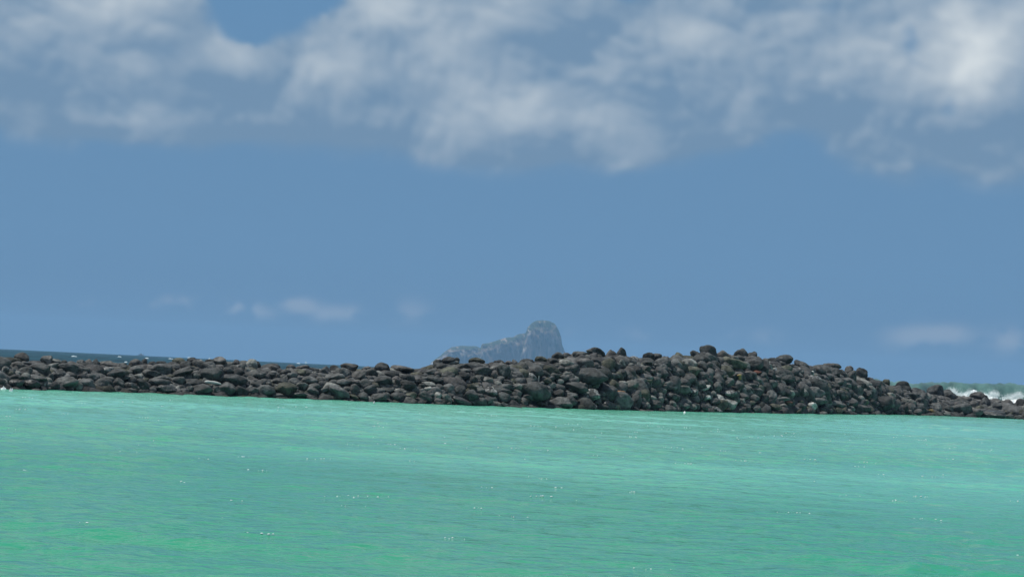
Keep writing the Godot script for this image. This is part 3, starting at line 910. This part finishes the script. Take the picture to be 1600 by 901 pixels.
func cliff_mass(top: Array, dist: float, thick: float, forward: float, seed_: int) -> ArrayMesh:
	var cols := 170
	var rings := 64
	var rib := fbm(seed_ + 300, 0.028, 4, 0.55)
	var streak := fbm(seed_ + 310, 0.05, 4, 0.6)
	var x0: float = top[0][0]
	var x1: float = top[-1][0]
	var v := PackedVector3Array()
	var col := PackedColorArray()
	for j in rings:
		var th := j / float(rings - 1) * PI
		for i in cols:
			var px := lerpf(x0, x1, i / float(cols - 1))
			var d := ray(px, table(top, px))
			var flat := absf(d.z)
			var x := d.x / flat * dist
			var h := maxf(EYE.y + d.y / flat * dist - sea_drop(dist), 1.0)
			var u := i / float(cols - 1)
			var ends := pow(clampf(sin(u * PI), 0.0, 1.0), 0.45)
			var c := cos(th)
			var s := sin(th)
			var zz := signf(c) * pow(absf(c), 0.42) * thick * ends
			var y := pow(maxf(s, 0.0), 0.30) * h
			var r1 := 1.0 - 2.0 * absf(rib.get_noise_2d(x * 0.45 + y * 0.22, y * 0.30))
			var r2 := rib.get_noise_2d(x * 2.0 + y * 0.3, y * 0.7)
			var push := (r1 * 15.0 + r2 * 3.0) * absf(c) ** 0.5 * ends
			v.append(Vector3(x, y - 1.0 + 0.0, zz + signf(c) * push + forward))
			# grey-brown tuff, whiter towards the left foot, whitish bird-limed ribs in vertical runs, scrub on the ledges
			var lime := smoothstep(0.02, 0.34, streak.get_noise_2d(x * 1.1 + y * 0.25, y * 0.30)) * smoothstep(0.5, 0.0, absf(streak.get_noise_2d(x * 0.4, y * 0.1 + 99.0)) * 1.2)
			var k := Color(0.15, 0.115, 0.085).lerp(Color(0.29, 0.22, 0.17), 0.5 + streak.get_noise_2d(x * 0.6, y * 0.4 + 50.0))
			k = k.lerp(Color(0.72, 0.64, 0.57), maxf(lime * 0.42, smoothstep(692.0, 676.0, px) * 0.9))
			var ledge := streak.get_noise_2d(x * 0.9 + 500.0, y * 0.9)
			var scrub := smoothstep(0.0, 0.16, ledge + (0.36 if y > h * (0.84 + ledge * 0.2) else -0.20))
			k = k.lerp(Color(0.050, 0.070, 0.038), scrub * 0.95)
			col.append(k)
	return make_mesh(v, grid_index(rings, cols, false), col)

# ---------------------------------------------------------------- driftwood, the boat and the like
func plain(r: float, g: float, b: float, rough := 0.85) -> StandardMaterial3D:
	var m := StandardMaterial3D.new()
	m.albedo_color = lin(r, g, b)
	m.albedo_texture = noise_texture(fbm(int(r * 1000.0 + g * 77.0), 0.03, 4, 0.6), 128, [[0.0, 0.65], [1.0, 1.0]])
	m.uv1_triplanar = true
	m.uv1_scale = Vector3(0.6, 3.0, 3.0)
	m.roughness = rough
	return m

# a weathered stick or log: a bent tube with a broken end
func log_mesh(length: float, radius: float, bend: float, seed_: int) -> ArrayMesh:
	var n := fbm(seed_, 1.3, 2)
	var v := PackedVector3Array()
	var rows := 12
	var cols := 10
	for j in rows:
		var t := j / float(rows - 1)
		var rad := radius * (1.0 - 0.35 * t) * (0.12 if j == 0 or j == rows - 1 else 1.0) * (1.0 + 0.3 * n.get_noise_1d(t * 5.0))
		for i in cols:
			var a := i / float(cols - 1) * TAU
			v.append(Vector3((t - 0.5) * length, sin(t * PI) * bend + cos(a) * rad, sin(a) * rad))
	return make_mesh(v, grid_index(rows, cols, false))

func lay(px: float, py: float, tilt: float, lift := 0.0, toward := 0.25) -> Transform3D:
	var p := on_bar(px, py)
	var dir := (p - EYE).normalized()
	var right := dir.cross(Vector3.UP).normalized()
	return Transform3D(Basis(right, Vector3.UP, right.cross(Vector3.UP)).rotated(dir, deg_to_rad(tilt)), p - dir * toward + Vector3(0, lift, 0))

func build_small_things() -> void:
	var o := put("driftwood_log", log_mesh(0.78, 0.075, 0.03, 1), plain(0.66, 0.66, 0.62))
	o.transform = lay(332, 599, 5, 0.02, 0.35)
	tag(o, "bleached white driftwood log lying across boulders near the lagoon's edge", "log")
	o = put("driftwood_stick", log_mesh(0.30, 0.03, 0.0, 2), plain(0.38, 0.38, 0.36))
	o.transform = lay(842, 592, 90, 0.0, 0.75)
	tag(o, "short pale stick standing upright between two boulders", "stick")
	o = put("driftwood_plank", log_mesh(0.42, 0.06, 0.0, 3), plain(0.45, 0.22, 0.09))
	o.transform = lay(971, 612, 0, 0.0, 0.85)
	tag(o, "orange-brown piece of wood lying in the face of the bar", "wood")
	o = put("driftwood_stump", log_mesh(0.36, 0.13, 0.0, 4), plain(0.38, 0.27, 0.10))
	o.transform = lay(1156, 589, 80, 0.0, 0.8)
	tag(o, "stubby yellow-tan driftwood stump standing among dark boulders", "stump")
	o = put("driftwood_chip", log_mesh(0.20, 0.05, 0.0, 5), plain(0.45, 0.24, 0.10))
	o.transform = lay(1310, 603, 10, 0.0, 0.8)
	tag(o, "small orange wood chip on a light slab of rock", "wood")
	# a rough square block
	var sv := stone_shape(501, 3, 14.0, 0.7)
	o = put("coral_block", make_mesh(sv, sphere_i[3]), plain(0.19, 0.18, 0.13))
	var t := lay(1350, 628, 4, 0.0, 0.7)
	o.transform = Transform3D(t.basis * Basis.from_scale(Vector3(0.34, 0.19, 0.26)), t.origin)
	tag(o, "rough squarish tan block of coral rock above the lagoon's edge", "block")
	# small splashes where ripples hit the stones
	var foam := foam_and_glint_material()
	for s in [[5, 606, 10, 1], [17, 608, 6, 2], [584.5, 627, 2.5, 4], [1070, 643, 3.5, 9]]:
		var d := ray(s[0], s[1])
		var p := EYE + d * ((EYE.y - 0.06) / -d.y)
		var c := put("splash", foam_ridge(600 + int(s[3]), s[2] * p.length() / FOCAL, 0.10 if s[2] < 5 else 0.15, 0.25), foam)
		c.position = p - Vector3(0, 0.05, 0)
		tag(c, "small white splash of water against the stones at the lagoon's edge", "splash", "splashes along the foot of the bar")
	build_boat()

func build_boat() -> void:
	var d := ray(220, 551)
	var dist := 3600.0
	var o := base("motor_boat", EYE + Vector3(d.x, 0, d.z) / Vector2(d.x, d.z).length() * dist + Vector3(0, -EYE.y + sea_drop(dist) - 0.3, 0))
	tag(o, "tiny white boat far out on the horizon of the sea", "boat")
	var white := plain(0.8, 0.8, 0.8, 0.4)
	var v := PackedVector3Array()
	for j in 5:
		for i in 13:
			var u := i / 12.0
			var beam := 1.5 * pow(maxf(sin(clampf(u * 0.75 + 0.25, 0.0, 1.0) * PI), 0.0), 0.5)
			var sec: Array = [[-1.0, 1.6], [-0.85, 0.3], [0.0, -0.4], [0.85, 0.3], [1.0, 1.6]][j]
			v.append(Vector3((u - 0.5) * 9.0, sec[1] + u * u * 0.6, sec[0] * beam))
	put("hull", make_mesh(v, grid_index(5, 13, false)), white, o)
	var deck := PackedVector3Array()
	for j in 2:
		for i in 13:
			deck.append(v[i if j == 0 else 4 * 13 + i] - Vector3(0, 0.1, 0))
	put("deck", make_mesh(deck, grid_index(2, 13, false)), white, o)
	var bm := BoxMesh.new()
	bm.size = Vector3(3.2, 1.7, 1.9)
	var cab := put("cabin", bm, white, o)
	cab.position = Vector3(-0.4, 2.4, 0)
	var roof := BoxMesh.new()
	roof.size = Vector3(3.8, 0.15, 2.2)
	put("roof", roof, white, o).position = Vector3(-0.5, 3.35, 0)
